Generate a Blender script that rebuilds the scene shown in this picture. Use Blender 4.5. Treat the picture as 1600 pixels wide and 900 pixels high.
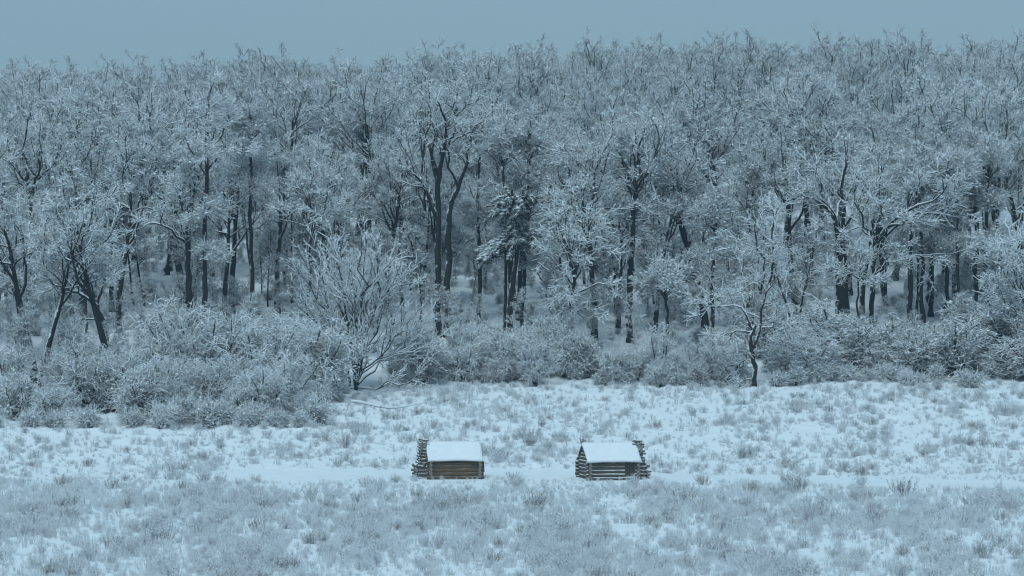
import bpy, math
import numpy as np

for o in list(bpy.data.objects):
    bpy.data.objects.remove(o)
sc = bpy.context.scene
COL = sc.collection
R = np.random.default_rng(11)

ORD = ['first', 'second', 'third', 'fourth', 'fifth', 'sixth', 'seventh', 'eighth', 'ninth', 'tenth', 'eleventh', 'twelfth', 'thirteenth', 'fourteenth', 'fifteenth', 'sixteenth',
       'seventeenth', 'eighteenth', 'nineteenth', 'twentieth']
ORD += ['twenty-' + o for o in ORD[:9]] + ['thirtieth'] + ['thirty-' + o for o in ORD[:9]] + ['fortieth'] + ['forty-' + o for o in ORD[:9]]

# ------------------------------------------------------------------ camera, sky, sun, exposure
CAM_Z, F = 15.0, 6000.0                       # eye height in metres, focal length in pixels of a 1600 px wide frame
cd = bpy.data.cameras.new('camera')
cam = bpy.data.objects.new('camera', cd)
COL.objects.link(cam)
cam.location = (0, 0, CAM_Z)
cam.rotation_euler = (math.radians(90), 0, 0)
cd.sensor_width = 36.0
cd.lens = 36.0 * F / 1600.0
cd.clip_start, cd.clip_end = 1.0, 4000.0
sc.camera = cam

SUN_EL, SUN_AZ = math.radians(56), math.radians(198)      # azimuth clockwise from +Y: behind the camera
w = bpy.data.worlds.new('World')
sc.world = w
w.use_nodes = True
wt = w.node_tree
wt.nodes.clear()
sky = wt.nodes.new('ShaderNodeTexSky')
sky.sky_type = 'NISHITA'
sky.sun_disc = False
sky.sun_elevation = SUN_EL
sky.sun_rotation = SUN_AZ
sky.air_density, sky.dust_density, sky.ozone_density = 1.0, 2.0, 3.0
cloud = wt.nodes.new('ShaderNodeMix')                       # an even veil of cloud over the sky
cloud.data_type = 'RGBA'
cloud.inputs[0].default_value = 0.85
cloud.inputs[7].default_value = (2.2, 3.9, 5.15, 1)
bg = wt.nodes.new('ShaderNodeBackground')
bg.inputs[1].default_value = 0.1
wo = wt.nodes.new('ShaderNodeOutputWorld')
veil = wt.nodes.new('ShaderNodeTexNoise')                    # faint unevenness of the cloud
veil.inputs['Scale'].default_value = 2.2
veil.inputs['Detail'].default_value = 3
vtc = wt.nodes.new('ShaderNodeTexCoord')
vmp = wt.nodes.new('ShaderNodeMapping')
vmp.inputs['Scale'].default_value = (1, 1, 3)
vmr = wt.nodes.new('ShaderNodeMapRange')
vmr.inputs[1].default_value, vmr.inputs[2].default_value = .3, .7
vmr.inputs[3].default_value, vmr.inputs[4].default_value = .64, .78
wt.links.new(vtc.outputs['Generated'], vmp.inputs[0])
wt.links.new(vmp.outputs[0], veil.inputs['Vector'])
wt.links.new(veil.outputs[0], vmr.inputs[0])
wt.links.new(vmr.outputs[0], cloud.inputs[0])
wt.links.new(sky.outputs[0], cloud.inputs[6])
wt.links.new(cloud.outputs[2], bg.inputs[0])
wt.links.new(bg.outputs[0], wo.inputs[0])

sd = bpy.data.lights.new('sun', 'SUN')
sd.energy = 1.5
sd.angle = math.radians(28)
sd.color = (0.74, 0.945, 1.0)
sun = bpy.data.objects.new('sun', sd)
COL.objects.link(sun)
sun.rotation_euler = (math.pi / 2 - SUN_EL, 0, math.pi - SUN_AZ)

vs = sc.view_settings
vs.view_transform = 'Standard'
vs.look = 'None'
vs.exposure = 0.02
vs.gamma = 1.0
sc.render.engine = 'CYCLES'
sc.cycles.use_denoising = True
sc.cycles.volume_bounces = 0
sc.cycles.max_bounces = 4
sc.cycles.diffuse_bounces = 2
sc.cycles.filter_width = 1.2
sc.cycles.adaptive_threshold = .02

HAZE_DENSITY = 0.0002


def at(px, py, Y):
    """The point at depth Y seen at pixel (px, py) of the 1600 x 900 frame."""
    return np.array([(px - 800.0) / F * Y, Y, CAM_Z + (450.0 - py) / F * Y])


# ------------------------------------------------------------------ noise
def _hash(ix, iy, s):
    n = (ix.astype(np.int64) * 374761393 + iy.astype(np.int64) * 668265263 + s * 974711) & 0x7fffffff
    n = ((n ^ (n >> 13)) * 1274126177) & 0x7fffffff
    n = (n ^ (n >> 16)) & 0x7fffffff
    return n / float(0x7fffffff)


def vnoise(x, y, s=0):
    x, y = np.asarray(x, float), np.asarray(y, float)
    ix, iy = np.floor(x), np.floor(y)
    fx, fy = x - ix, y - iy
    fx, fy = fx * fx * (3 - 2 * fx), fy * fy * (3 - 2 * fy)
    a, b = _hash(ix, iy, s), _hash(ix + 1, iy, s)
    c, d = _hash(ix, iy + 1, s), _hash(ix + 1, iy + 1, s)
    return (a * (1 - fx) + b * fx) * (1 - fy) + (c * (1 - fx) + d * fx) * fy


def fbm(x, y, s=0, n=3):
    v, a, t = 0, 0.5, 0
    for k in range(n):
        v = v + a * vnoise(np.asarray(x) * 2 ** k, np.asarray(y) * 2 ** k, s + k * 17)
        t += a
        a *= 0.5
    return v / t


def sstep(a, b, x):
    t = np.clip((np.asarray(x, float) - a) / (b - a), 0, 1)
    return t * t * (3 - 2 * t)


# ------------------------------------------------------------------ terrain
PY = [-60, 0, 50, 100, 150, 190, 300, 308, 318, 335, 355, 380, 390, 410, 440, 470, 500, 530, 570, 620, 800, 1600]
PZ = [14.0, 13.2, 6.0, 1.5, 0.1, 0.0, 0.1, 0.3, 0.9, 2.6, 4.0, 5.3, 6.9, 10.8, 15.6, 20.2, 24.3, 28.3, 32.0, 34.2, 36, 38]
YY = np.arange(-60, 1600, 1.0)
ZZ = np.interp(YY, PY, PZ)
ZZ = np.convolve(np.pad(ZZ, 5, mode='edge'), np.ones(11) / 11, 'valid')


def path_y(X):
    return np.interp(X, [-60, -22, -4, 8, 22, 40, 70], [306, 303, 303, 302, 296, 287, 270])


def path_mask(X, Y):
    X, Y = np.asarray(X, float), np.asarray(Y, float)
    d = Y - path_y(X)
    return sstep(-6.5, -5.0, d + 1.6 * (vnoise(X * .35, Y * .2, 4) - .5)) * (1 - sstep(5.0, 6.5, d + 1.6 * (vnoise(X * .3, Y * .2, 5) - .5))) * sstep(-24, -18, X)


def height(X, Y):
    X, Y = np.asarray(X, float), np.asarray(Y, float)
    z = np.interp(Y, YY, ZZ)
    hill = sstep(400, 560, Y)
    z = z + (.9 + X * 0.022 + 1.5 * np.exp(-((X - 38) / 30) ** 2)) * hill + 1.6 * (vnoise(X * .018 + 3, Y * .012, 2) - .5) * hill
    fore = 1 - path_mask(X, Y) * 0.93
    near = sstep(120, 185, Y)
    rough = 0.45 + 0.55 * sstep(303, 312, Y)
    z = z + near * fore * (0.5 * (fbm(X * .11, Y * .07, 9, 2) - .5) + rough * 0.42 * (fbm(X * .55, Y * .4, 21, 2) - .5)
                           + rough * 0.34 * (vnoise(X * 1.3, Y * .9, 31) - .5))
    return z


def tree_line(X):
    return np.interp(X, [-60, -17.5, -13.5, 0, 60], [336, 340, 378, 380, 381])


# ------------------------------------------------------------------ mesh helpers
def mesh(name, parts, mats, smooth=True):
    """parts: list of (verts (n,3), faces (m,k), material index)."""
    V, L, S, M, off, lo = [], [], [], [], 0, 0
    for v, f, mi in parts:
        v, f = np.asarray(v, np.float32), np.asarray(f, np.int32)
        if len(f) == 0:
            continue
        V.append(v)
        L.append((f + off).ravel())
        S.append(np.arange(len(f)) * f.shape[1] + lo)
        M.append(np.full(len(f), mi, np.int32))
        off += len(v)
        lo += f.size
    V, L, S, M = np.concatenate(V), np.concatenate(L), np.concatenate(S), np.concatenate(M)
    me = bpy.data.meshes.new(name)
    me.vertices.add(len(V))
    me.vertices.foreach_set('co', V.ravel())
    me.loops.add(len(L))
    me.loops.foreach_set('vertex_index', L.astype(np.int32))
    me.polygons.add(len(S))
    me.polygons.foreach_set('loop_start', S.astype(np.int32))
    me.polygons.foreach_set('material_index', M)
    for m in mats:
        me.materials.append(m)
    me.update(calc_edges=True)
    if smooth:
        me.shade_smooth()
    else:
        me.shade_flat()
    return me


def link(name, data, parent=None, loc=None, rz=None):
    o = bpy.data.objects.new(name, data)
    COL.objects.link(o)
    if parent is not None:
        o.parent = parent
    if loc is not None:
        o.location = [float(c) for c in loc]
    if rz is not None:
        o.rotation_euler = (0, 0, float(rz))
    return o


def tag(o, label=None, cat=None, group=None, kind=None):
    for k, v in (('label', label), ('category', cat), ('group', group), ('kind', kind)):
        if v:
            o[k] = v
    return o


def unit(v):
    return v / np.maximum(np.linalg.norm(v, axis=-1, keepdims=True), 1e-9)


def tubes(P, r, sides=4, roll=None, cap=False):
    P, r = np.asarray(P, float), np.asarray(r, float)
    N, K = P.shape[:2]
    t = np.empty_like(P)
    t[:, 1:-1] = P[:, 2:] - P[:, :-2]
    t[:, 0] = P[:, 1] - P[:, 0]
    t[:, -1] = P[:, -1] - P[:, -2]
    t = unit(t)
    av = unit(P[:, -1] - P[:, 0])
    ref = np.where(np.abs(av[:, 2:3]) > .85, [[1., 0.1, 0]], [[0., 0, 1]])[:, None, :]
    s = unit(np.cross(t, ref))
    n = np.cross(s, t)
    a = np.arange(sides) * 2 * np.pi / sides
    roll = np.zeros(N) if roll is None else roll
    a = a[None, :] + roll[:, None]
    ring = np.cos(a)[:, None, :, None] * n[:, :, None, :] + np.sin(a)[:, None, :, None] * s[:, :, None, :]
    V = (P[:, :, None, :] + ring * r[:, :, None, None]).reshape(-1, 3)
    i, k, j = np.meshgrid(np.arange(N), np.arange(K - 1), np.arange(sides), indexing='ij')
    b = i * K * sides + k * sides
    j2 = (j + 1) % sides
    Fc = np.stack([b + j, b + sides + j, b + sides + j2, b + j2], -1).reshape(-1, 4)
    return V, Fc


def caps(P, r, sides):
    """End discs (n-gons) for tubes() with the same arguments."""
    N, K = P.shape[:2]
    b = (np.arange(N) * K * sides)[:, None]
    return np.concatenate([b + np.arange(sides)[None, :], b + (K - 1) * sides + np.arange(sides)[None, ::-1]])


def puffs(C, r, rng, flat=.62):
    N = len(C)
    base = np.array([[1, 0, 0], [-1, 0, 0], [0, 1, 0], [0, -1, 0], [0, 0, flat], [0, 0, -flat * .6]], float)
    V = C[:, None, :] + base[None] * (r[:, None, None] * rng.uniform(.6, 1.35, (N, 6, 1)))
    f = np.array([[0, 2, 4], [2, 1, 4], [1, 3, 4], [3, 0, 4], [2, 0, 5], [1, 2, 5], [3, 1, 5], [0, 3, 5]])
    return V.reshape(-1, 3), (f[None] + (np.arange(N) * 6)[:, None, None]).reshape(-1, 3)


def resample(pts, K):
    pts = np.asarray(pts, float)
    d = np.concatenate([[0], np.cumsum(np.linalg.norm(np.diff(pts, axis=0), axis=1))])
    u = np.linspace(0, d[-1], K)
    lin = np.stack([np.interp(u, d, pts[:, k]) for k in range(3)], 1)
    sm = lin.copy()
    sm[1:-1] = .25 * lin[:-2] + .5 * lin[1:-1] + .25 * lin[2:]
    return sm


def grow(P, r, n, rng, tr=(.3, 1.), ang=(35, 65), ln=(.4, .6), K=5, wob=.2, up=.08, rr=.6, rend=.35, lmin=.3, rmax=9, taper=.45, flat=1., absln=None):
    """Children of the branches P (N,K,3) with radii r: n for each, started at parameter tr."""
    N, KP = P.shape[:2]
    pi = np.repeat(np.arange(N), n)
    k = np.tile(np.arange(n), N)
    u = tr[0] + (tr[1] - tr[0]) * (k + rng.uniform(0, 1, len(pi))) / n
    f = np.clip(u * (KP - 1), 0, KP - 1.001)
    i0 = f.astype(int)
    w = (f - i0)[:, None]
    A, B = P[pi, i0], P[pi, i0 + 1]
    p0 = A * (1 - w) + B * w
    T = unit(B - A)
    rp = r[pi, i0] * (1 - w[:, 0]) + r[pi, i0 + 1] * w[:, 0]
    L = np.linalg.norm(np.diff(P, axis=1), axis=2).sum(1)[pi]
    ref = np.where(np.abs(T[:, 2:3]) > .8, [[1., 0, 0]], [[0., 0, 1]])
    U = unit(np.cross(T, ref))
    W = np.cross(U, T)
    phi = k * 2.4 + rng.uniform(0, 6.28, N)[pi] + rng.normal(0, .5, len(pi))
    a = np.radians(rng.uniform(ang[0], ang[1], len(pi))) * (1 - .45 * u)
    d = np.cos(a)[:, None] * T + np.sin(a)[:, None] * (np.cos(phi)[:, None] * U + np.sin(phi)[:, None] * W)
    d[:, 2] *= flat
    d = unit(d)
    if absln is None:
        ll = np.maximum(L * rng.uniform(ln[0], ln[1], len(pi)) * (1 - taper * u), lmin)
    else:
        ll = rng.uniform(absln[0], absln[1], len(pi))
    C = np.empty((len(pi), K, 3))
    C[:, 0] = p0
    for q in range(1, K):
        d = d + rng.normal(0, wob, d.shape)
        d[:, 2] += up
        d = unit(d)
        C[:, q] = C[:, q - 1] + d * (ll / (K - 1))[:, None]
    r0 = np.minimum(rp * rr, rmax)
    rad = r0[:, None] * np.linspace(1, rend, K)[None, :]
    return C, rad


def snow_caps(P, r, rng, lift=.5, sides=5):
    t = unit(np.gradient(P, axis=1))
    flat = np.clip(1.15 - np.abs(t[..., 2]) ** 1.5, 0, 1)
    rr = r * (.35 + .55 * flat) * rng.uniform(.75, 1.2, r.shape)
    Q = P.copy()
    Q[..., 2] += r * lift * flat
    Q[..., 1] -= r * .15
    return tubes(Q, rr, sides)


# ------------------------------------------------------------------ materials
def nd(nt, typ, **kw):
    n = nt.nodes.new(typ)
    for k, v in kw.items():
        if k[0] == 'i' and k[1:].isdigit():
            n.inputs[int(k[1:])].default_value = v
        else:
            setattr(n, k, v)
    return n


def new_mat(name, rough=.9):
    m = bpy.data.materials.new(name)
    m.use_nodes = True
    nt = m.node_tree
    b = nt.nodes['Principled BSDF']
    b.inputs['Roughness'].default_value = rough
    if 'Specular IOR Level' in b.inputs:
        b.inputs['Specular IOR Level'].default_value = .2
    return m, nt, b


SNOW = (.85, .88, .90, 1)


def colour_noise(nt, c1, c2, scale, coord='Object', stretch=None, detail=4):
    tc = nd(nt, 'ShaderNodeTexCoord')
    out = tc.outputs[coord]
    if stretch:
        mp = nd(nt, 'ShaderNodeMapping')
        mp.inputs['Scale'].default_value = stretch
        nt.links.new(out, mp.inputs[0])
        out = mp.outputs[0]
    no = nd(nt, 'ShaderNodeTexNoise')
    no.inputs['Scale'].default_value = scale
    no.inputs['Detail'].default_value = detail
    nt.links.new(out, no.inputs['Vector'])
    mr = nd(nt, 'ShaderNodeMapRange')
    mr.inputs[1].default_value, mr.inputs[2].default_value = .32, .68
    nt.links.new(no.outputs[0], mr.inputs[0])
    mx = nd(nt, 'ShaderNodeMix', data_type='RGBA')
    mx.inputs[6].default_value, mx.inputs[7].default_value = c1, c2
    nt.links.new(mr.outputs[0], mx.inputs[0])
    return mx.outputs[2], no.outputs[0]


def snow_mat(name='snow', bump=.4, scale=2.5):
    m, nt, b = new_mat(name, .85)
    c, f = colour_noise(nt, (.82, .85, .88, 1), (.88, .90, .91, 1), scale, 'Object')
    nt.links.new(c, b.inputs['Base Color'])
    bp = nd(nt, 'ShaderNodeBump')
    bp.inputs['Strength'].default_value = bump
    bp.inputs['Distance'].default_value = .08
    nt.links.new(f, bp.inputs['Height'])
    nt.links.new(bp.outputs[0], b.inputs['Normal'])
    return m


def snowy(name, c1, c2, th, soft=.2, amp=.8, nscale=3., cscale=6., vary=.3, stretch=None, side=0.):
    """A surface carrying snow where it faces up: th is the upward component at which snow starts to lie; side adds wind-blown snow."""
    m, nt, b = new_mat(name, .9)
    c, f0 = colour_noise(nt, c1, c2, cscale, 'Object', stretch)
    g = nd(nt, 'ShaderNodeNewGeometry')
    sp = nd(nt, 'ShaderNodeSeparateXYZ')
    nt.links.new(g.outputs['Normal'], sp.inputs[0])
    tc = nd(nt, 'ShaderNodeTexCoord')
    no = nd(nt, 'ShaderNodeTexNoise')
    no.inputs['Scale'].default_value = nscale
    no.inputs['Detail'].default_value = 3
    nt.links.new(tc.outputs['Object'], no.inputs['Vector'])
    oi = nd(nt, 'ShaderNodeObjectInfo')

    def math_(op, a, bb):
        n = nd(nt, 'ShaderNodeMath', operation=op)
        for k, v in enumerate((a, bb)):
            if isinstance(v, (int, float)):
                n.inputs[k].default_value = v
            else:
                nt.links.new(v, n.inputs[k])
        return n.outputs[0]
    v = math_('ADD', sp.outputs[2], math_('MULTIPLY', math_('SUBTRACT', no.outputs[0], .5), amp * 2))
    v = math_('ADD', v, math_('MULTIPLY', math_('SUBTRACT', oi.outputs['Random'], .5), vary))
    if side:
        v = math_('ADD', v, math_('MULTIPLY', math_('MULTIPLY', sp.outputs[0], -1), side))
    mr = nd(nt, 'ShaderNodeMapRange', interpolation_type='SMOOTHSTEP')
    mr.inputs[1].default_value, mr.inputs[2].default_value = th - soft, th + soft
    nt.links.new(v, mr.inputs[0])
    mx = nd(nt, 'ShaderNodeMix', data_type='RGBA')
    nt.links.new(mr.outputs[0], mx.inputs[0])
    nt.links.new(c, mx.inputs[6])
    mx.inputs[7].default_value = SNOW
    nt.links.new(mx.outputs[2], b.inputs['Base Color'])
    return m


def plain(name, c1, c2, scale=8., rough=.85, stretch=None):
    m, nt, b = new_mat(name, rough)
    c, f = colour_noise(nt, c1, c2, scale, 'Object', stretch)
    nt.links.new(c, b.inputs['Base Color'])
    return m


M = {}
M['snow'] = snow_mat('snow_mat')
M['ground'] = snow_mat('ground_snow', .5, 1.3)
M['path'] = snow_mat('path_snow', .15, .5)
M['bark'] = snowy('bark', (.018, .017, .016, 1), (.045, .042, .039, 1), .50, .15, .62, 2.0, 5., .1, (3, 3, .5), .42)
M['limb'] = snowy('limb_bark', (.020, .019, .018, 1), (.045, .042, .04, 1), .30, .16, .5, 3.0, 6., .2)
M['twig'] = snowy('snowy_twig', (.035, .035, .035, 1), (.07, .068, .066, 1), -.45, .25, .75, 1.6, 5., .3)
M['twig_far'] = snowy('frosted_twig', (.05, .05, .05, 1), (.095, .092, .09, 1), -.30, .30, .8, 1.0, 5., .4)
M['twig_white'] = snowy('heavy_snow_twig', (.05, .048, .046, 1), (.09, .085, .08, 1), -.68, .3, .8, 1.6, 5., .3)
M['shrub'] = snowy('shrub_twig', (.055, .052, .048, 1), (.11, .10, .09, 1), -.48, .3, .9, 1.8, 5., .5)
M['needle'] = snowy('pine_needles', (.022, .035, .026, 1), (.05, .065, .045, 1), .5, .2, .5, 2.0, 5., .1)
M['weed'] = snowy('weed_stem', (.12, .10, .085, 1), (.24, .21, .18, 1), -.58, .35, .9, 3.0, 6., .6)
M['weed_dark'] = snowy('dark_weed_stem', (.07, .055, .045, 1), (.15, .12, .10, 1), -.34, .35, .9, 3.0, 6., .5)
M['log'] = snowy('round_log', (.075, .060, .048, 1), (.15, .125, .10, 1), .62, .10, .30, 2.5, 5., .25, (.6, 6, 6))
M['log_end'] = plain('log_end', (.16, .14, .12, 1), (.30, .27, .24, 1), 9.)
M['hewn'] = snowy('hewn_log', (.085, .055, .034, 1), (.19, .125, .078, 1), .86, .06, .2, 2.5, 4., .2, (.5, 6, 6))
M['clay'] = plain('clay', (.26, .25, .24, 1), (.40, .385, .37, 1), 4.)
M['dark'] = plain('dark_inside', (.02, .02, .02, 1), (.035, .03, .03, 1), 4.)
M['plank'] = plain('plank', (.07, .058, .047, 1), (.13, .108, .088, 1), 5., .85, (8, 8, .8))

# ------------------------------------------------------------------ ground
xs = np.concatenate([np.arange(-420, -64, 18), np.arange(-64, 64.01, .42), np.arange(66, 430, 18)])
ys = np.concatenate([np.arange(-60, 180, 6), np.arange(184, 400, .42), np.arange(402, 640, 3), np.arange(650, 1500, 40)])
GX, GY = np.meshgrid(xs, ys)
GZ = height(GX, GY)
nx, ny = len(xs), len(ys)
i, j = np.meshgrid(np.arange(nx - 1), np.arange(ny - 1))
q = (j * nx + i).ravel()
gf = np.stack([q, q + 1, q + nx + 1, q + nx], 1)
tag(link('ground', mesh('ground', [(np.stack([GX, GY, GZ], -1).reshape(-1, 3), gf, 0)], [M['ground']])), kind='structure')

px_ = np.arange(-20, 62, .42)
off = np.linspace(-4.6, 4.6, 15)
PX, PO = np.meshgrid(px_, off)
PYY = path_y(PX) + PO * np.clip((PX + 20) / 5, .15, 1)
PZZ = height(PX, PYY) + .05 - .10 * (np.abs(PO) / 4.6) ** 6
nx2 = len(px_)
i, j = np.meshgrid(np.arange(nx2 - 1), np.arange(len(off) - 1))
q = (j * nx2 + i).ravel()
tag(link('path', mesh('path', [(np.stack([PX, PYY, PZZ], -1).reshape(-1, 3), np.stack([q, q + 1, q + nx2 + 1, q + nx2], 1), 0)], [M['path']])), kind='structure')


# ------------------------------------------------------------------ log huts
def rot2(p, a):
    c, s = math.cos(a), math.sin(a)
    p = np.asarray(p, float)
    return np.stack([p[..., 0] * c - p[..., 1] * s, p[..., 0] * s + p[..., 1] * c, p[..., 2]], -1)


def log_mesh(L, r, rng, mats, sides=9, squash=1.0, K=7):
    x = np.linspace(-L / 2, L / 2, K)
    P = np.stack([x, rng.normal(0, .010, K), rng.normal(0, .010, K)], -1)[None]
    rad = r * rng.uniform(.93, 1.06, (1, K))
    V, f = tubes(P, rad, sides)
    V = V.copy()
    V[:, 1] *= squash
    return mesh('log', [(V, f, 0), (V, caps(P, rad, sides), 1)], mats)


def box(x0, x1, y0, y1, z0, z1):
    v = np.array([[x, y, z] for z in (z0, z1) for y in (y0, y1) for x in (x0, x1)], float)
    f = np.array([[0, 2, 3, 1], [4, 5, 7, 6], [0, 1, 5, 4], [2, 6, 7, 3], [0, 4, 6, 2], [1, 3, 7, 5]])
    return v, f


def snow_slab(Lx, Ly, th, rng, nxx=40, nyy=14):
    """A snow blanket lying on a roof plane: flat below, rounded and uneven above."""
    x, y = np.linspace(-Lx / 2, Lx / 2, nxx), np.linspace(0, Ly, nyy)
    X, Y = np.meshgrid(x, y)
    e = np.minimum.reduce([(X + Lx / 2), (Lx / 2 - X), Y + .25])
    prof = np.sqrt(np.clip(1 - (1 - np.clip(e / .16, 0, 1)) ** 2, 0, 1))
    Z = th * (.25 + .75 * prof) + .035 * (fbm(X * 1.3 + rng.uniform(0, 50), Y * 1.3, 3) - .5) * 2 * prof
    wv = .05 * (fbm(X * 1.1 + 7, Y * 1.1 + rng.uniform(0, 50), 6) - .5) * 2
    Y = Y + np.where(Y > Ly * .8, wv - .03 * np.cos(X * 1.4), 0)
    X = X + np.sign(X) * np.where(np.abs(X) > Lx * .46, wv * .8, 0)
    Z = Z + .03 * np.sin(Y / Ly * 3.1) * np.sin(X * 1.7)
    top = np.stack([X, Y, Z], -1).reshape(-1, 3)
    bot = np.stack([X, Y, X * 0], -1).reshape(-1, 3)
    V = np.concatenate([top, bot])
    n = nxx * nyy
    a, b = np.meshgrid(np.arange(nxx - 1), np.arange(nyy - 1))
    q = (b * nxx + a).ravel()
    ft = np.stack([q, q + 1, q + nxx + 1, q + nxx], 1)
    fb = ft[:, ::-1] + n
    ring = list(range(nxx)) + [k * nxx + nxx - 1 for k in range(1, nyy)] + [n - 1 - k for k in range(1, nxx)] + [k * nxx for k in range(nyy - 2, 0, -1)]
    ring = np.array(ring)
    r2 = np.roll(ring, -1)
    fs = np.stack([ring, ring + n, r2 + n, r2], 1)
    return V, np.concatenate([ft, fb, fs])


def build_hut(X, Y, ang, chim, style, label, seed):
    rng = np.random.default_rng(seed)
    z0 = float(height(X, Y)) - .12
    root = link('log_hut', None, loc=(X, Y, z0), rz=ang)
    tag(root, label, 'hut', 'log huts beside the path')
    hx, hy, r, step = 1.92, 1.80, .148, .285
    n = 5
    lm = [M['hewn'] if style == 'hewn' else M['log'], M['log_end']]
    lmr = [M['log'], M['log_end']]
    long_v = [log_mesh(2 * hx + .62, r, rng, lm, squash=(.8 if style == 'hewn' else 1)) for _ in range(4)]
    side_v = [log_mesh(2 * hy + .66, r, rng, lmr) for _ in range(4)]

    def log(me, p, rz=0., par=root, ry=0.):
        o = link('log', me, par, p)
        o.rotation_euler = (0, ry, rz)
        return o
    # door opening in the front wall near its right end on the round-log hut
    door = style == 'round'
    dx0, dx1 = .85, 1.62
    part_l = [log_mesh(dx0 + hx + .31, r, rng, lm) for _ in range(2)]
    part_r = [log_mesh(hx + .31 - dx1, r, rng, lm) for _ in range(2)]
    for k in range(n):
        z = .06 + r + k * step
        jx = rng.normal(0, .05)
        log(long_v[k % 4], (jx, hy, z), math.pi * (k % 2))
        if door and 0 < k < n:
            log(part_l[k % 2], ((dx0 - hx - .31) / 2, -hy, z))
            log(part_r[k % 2], ((dx1 + hx + .31) / 2, -hy, z))
        else:
            log(long_v[(k + 1) % 4], (jx, -hy, z), math.pi * (k % 2))
        for s in (-1, 1):
            log(side_v[(k + (s > 0)) % 4], (s * hx, rng.normal(0, .05), z + step / 2), math.pi / 2)
    ztop = .06 + n * step + r
    slope = 1.28 / 2.05
    # gable logs, shortening towards the ridge
    for s in (-1, 1):
        for k in range(4):
            half = hy * (1 - (k + .75) / 4.6)
            if half < .2:
                continue
            log(log_mesh(2 * half, r * .95, rng, lmr), (s * hx, 0, ztop + step * (k + .45)), math.pi / 2)
        g, gf2 = np.array([[s * (hx - .02), -hy, ztop - .1], [s * (hx - .02), hy, ztop - .1], [s * (hx - .02), 0, ztop + hy * slope]]), np.array([[0, 1, 2]])
        link('gable_board', mesh('gable_board', [(g, gf2, 0)], [M['plank']], False), root)
    # clay chinking behind the logs
    for (a, b, c, d) in ((-hx, hx, hy - .03, hy + .03), (-hx, dx0 if door else hx, -hy - .03, -hy + .03), (-hx - .03, -hx + .03, -hy, hy), (hx - .03, hx + .03, -hy, hy)):
        v, f = box(a, b, c, d, 0.0, ztop - .1)
        link('chinking', mesh('chinking', [(v, f, 0)], [M['clay'] if style == 'round' else M['dark']], False), root)
    if door:
        dr = link('door', None, root, (0, 0, 0))
        for k in range(4):
            wd = (dx1 - dx0) / 4
            v, f = box(dx0 + k * wd + .008, dx0 + (k + 1) * wd - .008, -hy + .02, -hy + .06, .35, .06 + n * step)
            link('plank', mesh('plank', [(v, f, 0)], [M['plank']], False), dr)
    # roof: two planes of planks, the snow blanket on each
    a = math.atan(slope)
    ov = .30
    run = (hy + ov) / math.cos(a)
    rz = ztop + (hy) * slope + .10
    Lx = 2 * hx + .42
    for s in (-1, 1):
        rf = link('roof_slope', None, root, (0, 0, rz))
        rf.rotation_euler = (-s * a if s > 0 else a, 0, 0)
        nb = 7
        bw = run / nb
        for k in range(nb):
            y0, y1 = s * k * bw, s * ((k + 1) * bw - .012)
            v, f = box(-Lx / 2 + rng.normal(0, .03), Lx / 2 + rng.normal(0, .03), min(y0, y1), max(y0, y1), -.05 + .012 * (k % 2), -.005)
            link('roof_board', mesh('roof_board', [(v, f, 0)], [M['plank']], False), rf)
        V, f = snow_slab(Lx + .06, run + .05, .15, rng)
        if s < 0:
            V = V * np.array([1, -1, 1])
            f = f[:, ::-1]
        link('snow_cover', mesh('snow_cover', [(V, f, 0)], [M['snow']]), rf)
    # stick chimney against one gable: a wide fireplace crib below, a narrower flue above
    ch = link('chimney', None, root, (chim * (hx + .14), 0, 0))
    zz, k = .02, 0
    top = rz + .12
    while zz < top:
        low = zz < 1.18
        wx = (.88 if low else .60) - (0 if low else .12 * (zz - 1.2))
        wy = (1.75 if low else .98) - (0 if low else .2 * (zz - 1.2))
        rr = .098 if low else .080
        x0, x1 = .02, wx
        cen = (x0 + x1) / 2
        if k % 2 == 0:
            for yv in (-wy / 2, wy / 2):
                o = log(log_mesh(wx + .22 + rng.uniform(0, .34), rr * rng.uniform(.8, 1.25), rng, lmr, 7), (chim * cen + rng.normal(0, .02), yv + rng.normal(0, .02), zz + rr), rng.normal(0, .09), ch, rng.normal(0, .09))
                o.name = 'stick'
        else:
            for xv in (x0 + .05, x1):
                o = log(log_mesh(wy + .22 + rng.uniform(0, .34), rr * rng.uniform(.8, 1.25), rng, lmr, 7), (chim * xv + rng.normal(0, .02), rng.normal(0, .03), zz + rr), math.pi / 2 + rng.normal(0, .09), ch, rng.normal(0, .09))
                o.name = 'stick'
        if k % 2 == 0:
            for q in range(3):
                C = np.array([[chim * rng.uniform(x0 - .1, x1 + .2), (-1 if rng.uniform() < .75 else 1) * (wy / 2 + rng.uniform(-.06, .1)), zz + rr * 1.95]])
                v, f = puffs(C, rng.uniform(.07, .15, 1), rng, .45)
                link('snow_clump', mesh('snow_clump', [(v, f, 0)], [M['snow']]), ch)
        zz += rr * 1.55
        k += 1
    v1, f1 = box(*(sorted((chim * .04, chim * .82))), -.80, .80, 0, 1.2)
    v2, f2 = box(*(sorted((chim * .05, chim * .56))), -.42, .42, 1.2, top - .1)
    link('clay_lining', mesh('clay_lining', [(v1, f1, 0), (v2, f2, 0)], [M['clay']], False), ch)
    return root


HUTS = [(-4.62, 300.6, math.radians(6.5)), (7.55, 299.4, math.radians(11.5))]
build_hut(*HUTS[0], -1, 'hewn', 'snow-roofed log hut with brown plank-like front and stick chimney at its left end', 5)
build_hut(*HUTS[1], 1, 'round', 'snow-roofed log hut with open gable logs at left and stick chimney at its right end', 8)

# ------------------------------------------------------------------ tree meshes
TRI = [0]


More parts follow.
